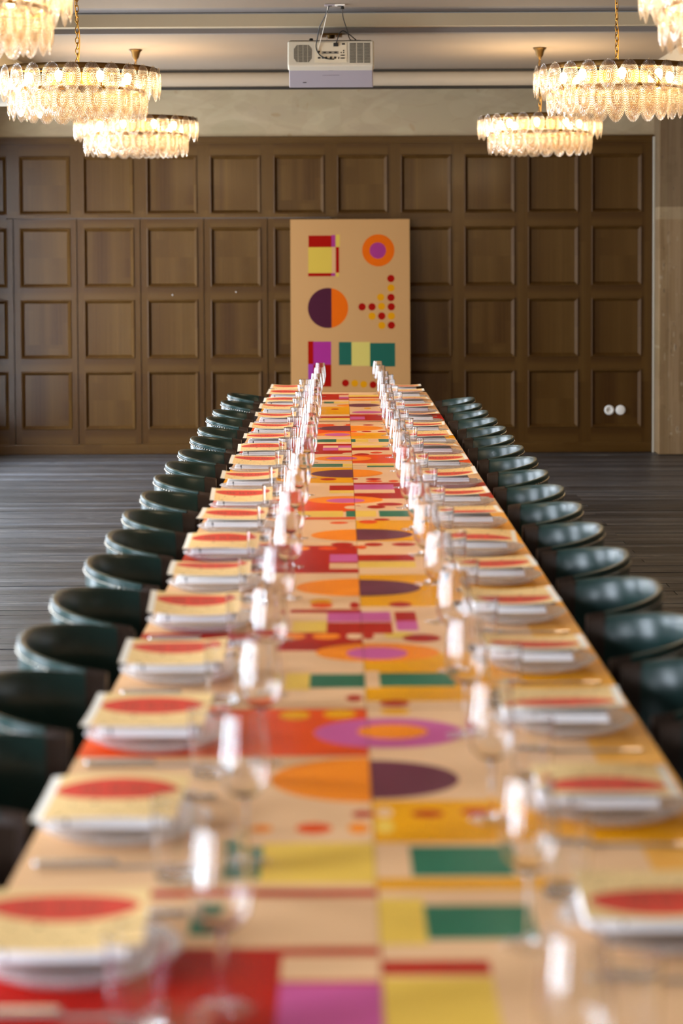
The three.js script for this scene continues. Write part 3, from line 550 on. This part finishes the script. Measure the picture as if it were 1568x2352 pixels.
for (const side of ['left', 'right']) SEATS.forEach((oval, i) => {
  const d = oval + (side === 'left' ? -0.05 : 0.05), where = `${ORD[i]} ${side} place from the painted board`;
  const y = TH + (d > 11.15 ? 0.007 : 0), px = side === 'left' ? 0.132 : 0.146;
  const jy = rr(-0.05, 0.05), L = side === 'left';
  lay('plate', makePlate, `clear pressed glass plate with scalloped rim, ${where}`, side, d, px, y, rr(-0.006, 0.006), rr(-1, 1), 'glass plates');
  lay('napkin', makeNapkin, `white folded napkin with black flecks, ${where}`, side, d, px + (L ? -0.012 : 0.012), y + 0.0240, 0.0, jy * 0.6, 'folded napkins');
  const card = put('menu_card', cardShapes[cardCount++ % 5], [cardBlank, cardBlank, cardFace, cardBlank, cardBlank, cardBlank], scene);
  card.position.set((L ? EDGE_L : EDGE_R) + (L ? 1 : -1) * (px - (L ? 0.018 : 0.0)), y + 0.0507, -d + (L ? 1 : -1) * -0.004); card.rotation.set(L ? rr(0.03, 0.115) : rr(-0.05, 0.045), (L ? 0 : Math.PI) + jy, rr(-0.02, 0.02), 'YXZ');
  card.userData = { label: `cream menu card with red oval, ${where}`, category: 'menu', group: 'menu cards' };
  lay('knife', makeKnife, `steel table knife beside the plate, ${where}`, side, d, 0.024, y + 0.0004, 0.182 + rr(-0.006, 0.006), rr(-0.03, 0.03), 'table knives');
  lay('fork', makeFork, `steel table fork beside the plate, ${where}`, side, d, 0.03, y + 0.0004, -0.182 + rr(-0.006, 0.006), rr(-0.03, 0.03), 'table forks');
  const wx = L ? [0.319, 0.17] : [0.309 + (i > 4 ? 0.012 : 0), -0.05], tx = L ? [0.231, 0.245] : [0.244, -0.03 + 0.2];
  lay('wine', makeWine, `tall empty wine glass, ${where}`, side, d, wx[0] + rr(-0.006, 0.006), y + 0.0003, wx[1] + rr(-0.012, 0.012), 0, 'wine glasses');
  lay('tumbler', makeTumbler, `short clear water tumbler, ${where}`, side, d, tx[0] + rr(-0.006, 0.006), y + 0.0003, tx[1] + rr(-0.012, 0.012), 0, 'water tumblers');
});

// ---------- chandeliers ----------
function leafGeo() {                                                 // a pressed glass leaf: pointed oval, scalloped edge, ribbed relief; hangs from its top
  const K = 9, N = 40, Hh = 0.077, Wd = 0.0465, front = [], idx = [];
  const at = (k, j) => {
    const r = k / K, th = j / N * Math.PI * 2, c = Math.cos(th), s = Math.sin(th);
    const point = 1 - 0.09 * Math.pow(Math.abs(s), 3.2), edge = 1 - 0.045 * r * (0.5 + 0.5 * Math.cos(th * 18));
    const x = Wd * r * c * (0.62 + 0.38 * point) * edge * (s < 0 ? 1 - 0.12 * s * s : 1), y = Hh * r * s * edge * (s < 0 ? 1.04 : 0.96);
    const z = 0.0030 * Math.cos(r * 11) + (r > 0.5 ? 0.0034 * Math.cos(th * 18) * (r - 0.4) : 0.0012 * Math.cos(th * 6) * r) - 0.004 * r * r;
    return [x, y - Hh * 0.96, r === 1 ? 0 : z + 0.0045];
  };
  for (let k = 0; k <= K; k++) for (let j = 0; j < N; j++) front.push(...at(k, j));
  const nf = front.length / 3;
  for (let j = 0; j < N; j++) { const [x, y] = at(K, j); front.push(x, y, -0.001); }
  front.push(0, -Hh * 0.96, -0.002);
  for (let k = 0; k < K; k++) for (let j = 0; j < N; j++) { const a = k * N + j, b = k * N + (j + 1) % N, c = a + N, d = b + N; idx.push(a, c, b, b, c, d); }
  for (let j = 0; j < N; j++) { const a = K * N + j, b = K * N + (j + 1) % N, c = nf + j, d = nf + (j + 1) % N; idx.push(a, c, b, b, c, d, c, nf + N, d); }
  const g = new THREE.BufferGeometry(); g.setAttribute('position', new THREE.Float32BufferAttribute(front, 3)); g.setIndex(idx);
  const f = toCreasedNormals(g, 1.0), fp = f.attributes.position, uv = new Float32Array(fp.count * 2);
  for (let i = 0; i < fp.count; i++) { uv[2 * i] = fp.getX(i) / 0.094 + 0.5; uv[2 * i + 1] = (fp.getY(i) + 0.158) / 0.163; }
  f.setAttribute('uv', new THREE.BufferAttribute(uv, 2));
  return f;
}
const leafShape = leafGeo(), leafShape2 = leafGeo().scale(0.98, 1.0, 1.3);
const hoop = (r, y, h, w) => lathe([[r - w, y], [r, y], [r, y + h], [r - w, y + h], [r - w, y]], 72);
const link = (() => { const c = new THREE.TorusGeometry(0.0085, 0.0021, 6, 14); c.scale(1, 1.9, 1); return c; })();
function makeChandelier(drop) {                                      // origin at the middle of the top ring's upper edge
  const t = thing('chandelier', '', 'chandelier');
  put('top_ring', hoop(0.388, -0.026, 0.026, 0.008), brassDark, t);
  put('inner_ring', hoop(0.322, -0.115, 0.014, 0.006), brass, t);
  put('reflector_band', hoop(0.15, -0.10, 0.075, 0.003), brass, t);
  for (let k = 0; k < 4; k++) { const a = k * Math.PI / 2 + 0.4; put('arm', join([tube([[0, 0.0, 0], [0.15, -0.012, 0], [0.383, -0.014, 0]], 0.006, 12, 8), tube([[0.2, -0.013, 0], [0.27, -0.06, 0], [0.319, -0.108, 0]], 0.005, 10, 6)]), brass, t, [0, 0, 0], [0, a, 0]); }
  put('hub', lathe([[0, -0.03], [0.03, -0.028], [0.038, -0.008], [0.022, 0.006], [0.012, 0.03], [0, 0.032]], 24), brass, t);
  const links = []; let n = 0;
  for (let y = 0.036; y < drop - 0.075; y += 0.0255) links.push(link.clone().rotateY((n++ % 2) * Math.PI / 2 + 0.3).translate(0, y, 0));
  put('chain', join(links), brass, t);
  put('cord', tube([[0.006, 0.03, 0.004], [0.011, drop * 0.3, -0.005], [-0.008, drop * 0.55, 0.006], [0.0, drop - 0.06, 0]], 0.0026, 24, 6), goldCord, t);
  put('canopy', lathe([[0, drop - 0.078], [0.009, drop - 0.078], [0.012, drop - 0.064], [0.022, drop - 0.052], [0.030, drop - 0.02], [0.043, drop - 0.006], [0.043, drop - 0.001], [0, drop - 0.001]], 28), brassDark, t);
  for (let k = 0; k < 8; k++) {
    const a = (k + 0.3) * Math.PI / 4, x = 0.255 * Math.cos(a), z = 0.255 * Math.sin(a);
    const h = put('lamp_holder', join([cyl(0.011, 0.011, 0.03, 12, 0, -0.095, 0), tube([[0, -0.11, 0], [-0.05 * Math.cos(a), -0.112, -0.05 * Math.sin(a)], [-0.105 * Math.cos(a), -0.09, -0.105 * Math.sin(a)]], 0.004, 8, 6)]), brass, t, [x, 0, z]);
    put('bulb', lathe([[0, -0.082], [0.008, -0.08], [0.016, -0.066], [0.020, -0.048], [0.016, -0.03], [0, -0.022]], 16), bulbGlow, h);
    const l = new THREE.PointLight(WARM, BULB_LIGHT); l.position.set(x, -0.05, z); l.castShadow = true; l.shadow.radius = 0.9; l.name = 'bulb_light'; t.add(l);
  }
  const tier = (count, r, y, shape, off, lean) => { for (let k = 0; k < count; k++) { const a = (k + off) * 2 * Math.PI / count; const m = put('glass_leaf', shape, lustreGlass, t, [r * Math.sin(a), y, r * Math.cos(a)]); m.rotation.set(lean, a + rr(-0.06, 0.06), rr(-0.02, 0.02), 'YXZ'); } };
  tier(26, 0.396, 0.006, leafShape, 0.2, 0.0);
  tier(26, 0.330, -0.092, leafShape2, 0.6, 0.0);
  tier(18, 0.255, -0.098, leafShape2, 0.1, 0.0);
  return t;
}
{
  const spots = [[-1.319, 13.71, C2, 'far left'], [1.288, 13.71, C2, 'far right'], [-1.268, 10.26, C1, 'middle left'], [1.335, 10.26, C1, 'middle right'], [-1.275, 6.94, C1, 'near left'], [1.379, 6.94, C1, 'near right']];
  const say = ['smaller-looking round glass leaf chandelier by the screen housing, left of the projector', 'smaller-looking round glass leaf chandelier by the screen housing, right of the projector', 'round two-tier glass leaf chandelier fully seen, its chain leaving the top, left row', 'round two-tier glass leaf chandelier cut by the right edge, its chain leaving the top', 'glass leaf chandelier of which only a corner shows, top left corner', 'glass leaf chandelier of which only a corner shows, top right corner'];
  const ringY = 2.53, protoC = {};
  spots.forEach(([x, d, c], i) => {
    const t = protoC[c] ? copyOf(protoC[c], say[i], [x, ringY, -d], i * 0.07, 'round glass leaf chandeliers') : (protoC[c] = makeChandelier(c - ringY));
    t.position.set(x, ringY, -d); t.userData.label = say[i]; t.userData.group = 'round glass leaf chandeliers';
  });
}

// ---------- projector under the ceiling, seen from behind ----------
{
  const U = 0.000559, t = thing('ceiling_projector', 'white projector hanging from the ceiling, seen from behind with cables', 'projector', [-0.054, 2.898, -12.5]);
  const wq = 0.508, hq = 0.156, dq = 0.43, X = (c) => (c - 755) * U, Y = (c) => (445 - c) * U;
  const body = new THREE.Group(); body.name = 'body'; body.rotation.x = -0.2; t.add(body);
  put('rear_shell', rbox(wq, hq, 0.1, 0.012, 0, -hq / 2, -0.05, 3), plastic, body);
  const sh = new THREE.Shape(); sh.moveTo(-wq / 2 + 0.004, 0); sh.lineTo(wq / 2 - 0.004, 0); sh.lineTo(wq / 2 - 0.012, -dq + 0.05); sh.quadraticCurveTo(0, -dq - 0.02, -wq / 2 + 0.012, -dq + 0.05); sh.closePath();
  const casing = new THREE.ExtrudeGeometry(sh, { depth: hq - 0.012, bevelEnabled: true, bevelSize: 0.005, bevelThickness: 0.005, bevelSegments: 2, curveSegments: 16 });
  casing.rotateX(Math.PI / 2).scale(1, 1, -1);
  { const ix = casing.index; if (!ix) { const p = casing.attributes.position; for (let i = 0; i < p.count; i += 3) { const a = [p.getX(i), p.getY(i), p.getZ(i)]; p.setXYZ(i, p.getX(i + 1), p.getY(i + 1), p.getZ(i + 1)); p.setXYZ(i + 1, ...a); } casing.computeVertexNormals(); } }
  casing.computeBoundingBox(); const cb = casing.boundingBox; casing.translate(0, -hq + 0.001 - cb.min.y, -0.03 - cb.max.z);
  put('lower_casing', casing, plasticGrey, body);
  put('top_plate', rbox(wq - 0.03, 0.008, 0.36, 0.003, 0, 0.004, -0.2), black, body);
  const slots = [];
  for (let i = 0; i < 15; i++) { const y = 500 + i * 12.6, cut = Math.max(0, 28 - Math.min(i, 14 - i) * 9); for (const [a, b] of [[366 + cut, 408], [414, 460], [466, 508], [514, 555 - cut]]) if (b > a) slots.push(box((b - a) * U, 6.5 * U, 0.003, X((a + b) / 2), Y(y), 0.0008)); }
  put('exhaust_grille', join(slots), black, body);
  const slots2 = [];
  for (let i = 0; i < 17; i++) for (const [a, b] of [[953, 1020], [1030, 1094], [1104, 1167]]) slots2.push(box((b - a) * U, 6.5 * U, 0.003, X((a + b) / 2), Y(480 + i * 12.8), 0.0008));
  put('intake_grille', join(slots2), black, body);
  const panel = put('port_panel', rbox(340 * U, 216 * U, 0.004, 0.0015, X(755), Y(578), 0.001), std({ color: '#d6c9ad', roughness: 0.5 }), body);
  const dark = (a, b, c, d, z = 0.0036) => box((b - a) * U, (d - c) * U, 0.004, X((a + b) / 2), Y((c + d) / 2), z);
  put('port', join([dark(783, 833, 477, 513), dark(871, 904, 479, 495), dark(858, 868, 575, 585), dark(884, 896, 553, 566), dark(884, 896, 575, 585), dark(612, 640, 560, 580), dark(833, 842, 628, 648), ...[[618, 645], [660, 685]].map(([a, b]) => dark(a, b, 628, 645))]), black, body);
  put('port_strip', join([dark(660, 835, 566, 595, 0.0034), dark(855, 903, 603, 618, 0.0034), dark(855, 903, 633, 648, 0.0034)]), std({ color: '#8d8474', roughness: 0.5 }), body);
  put('port_socket', join([...[690, 748, 806].map((c) => dark(c - 14, c + 14, 573, 585, 0.005)), ...[705, 755, 800].map((c) => cyl(12 * U, 12 * U, 0.006, 12).rotateX(Math.PI / 2).translate(X(c), Y(636), 0.004)), dark(866, 892, 607, 614, 0.005), dark(866, 892, 637, 644, 0.005)]), black, body);
  put('label_line', join([box(0.1, 0.0012, 0.003, 0, -hq - 0.0035, -0.18), box(0.03, 0.0012, 0.002, 0, -hq - 0.0035, -0.08)].map((g) => g)), std({ color: '#7c767a', roughness: 0.6 }), body);
  put('status_mark', box(0.022, 0.0015, 0.008, -0.16, -hq - 0.0035, -0.33), black, body);
  put('foot_knob', cyl(0.011, 0.013, 0.02, 14, X(548), 0.016, -0.05), black, body);
  put('mount_plate', join([rbox(0.17, 0.05, 0.12, 0.004, -0.024, 0.0, -0.2), rbox(0.13, 0.012, 0.09, 0.003, -0.024, 0.031, -0.2)]), black, t, [0, -0.016, -0.03]);
  put('mount_post', join([box(0.004, 0.075, 0.03, -0.024, 0.03, -0.3), box(0.004, 0.075, 0.03, 0.026, 0.03, -0.3)]), steel, t);
  put('ceiling_bracket', join([rbox(0.13, 0.012, 0.13, 0.003, 0.002, 0.066, -0.34), cyl(0.03, 0.02, 0.02, 16, 0.002, 0.052, -0.3)]), brassDark, t);
  const P3 = (cx, cy, z) => [(cx - 755) * U, (445 - cy) * U, z];
  put('cable', tube([P3(748, 130, 0.28), P3(700, 230, 0.2), P3(640, 330, 0.12), P3(616, 430, 0.06), P3(601, 520, 0.03), P3(628, 590, 0.03), P3(700, 640, 0.045), P3(795, 645, 0.02), P3(800, 640, -0.015)], 0.0034, 50, 8), black, t);
  put('cable', tube([P3(732, 132, 0.28), P3(705, 260, 0.18), P3(655, 430, 0.06), P3(622, 540, 0.025), P3(622, 600, 0.02), P3(632, 637, -0.01)], 0.0017, 40, 6), ivory, t);
  put('cable', tube([P3(878, 150, 0.28), P3(884, 240, 0.2), P3(925, 350, 0.1), P3(950, 425, 0.02), P3(975, 440, -0.03), P3(1060, 438, -0.04)], 0.0032, 40, 8), black, t);
  put('cable', tube([P3(1020, 436, -0.03), P3(950, 385, 0.0), P3(880, 352, 0.03), P3(845, 385, 0.04), P3(825, 440, 0.035), P3(808, 490, 0.012)], 0.0034, 40, 8), black, t);
  put('plug', join([cyl(0.007, 0.011, 0.026, 12, ...P3(878, 155, 0.28)), rbox(0.028, 0.02, 0.016, 0.003, ...P3(808, 492, 0.012))]), black, t);
}
for (const [i, x, lab] of [[0, -0.058, 'small dark cable outlet in the ceiling above the projector'], [1, 0.0, 'small white ceiling socket that the projector cable plugs into']]) {
  const s = thing('ceiling_outlet', lab, 'socket', [x, C1 - 0.0005, -12.22]);
  put('outlet_plate', rbox(0.06, 0.008, 0.05, 0.002, 0, -0.004, 0), i ? whitePaint : plasticGrey, s);
  put('outlet_hole', cyl(0.014, 0.014, 0.003, 14, 0, -0.0085, 0), black, s);
}

scene.traverse((o) => { if (o.isMesh) o.castShadow = o.receiveShadow = true; if (o.isPointLight) o.castShadow = true; });
renderer.render(scene, camera);
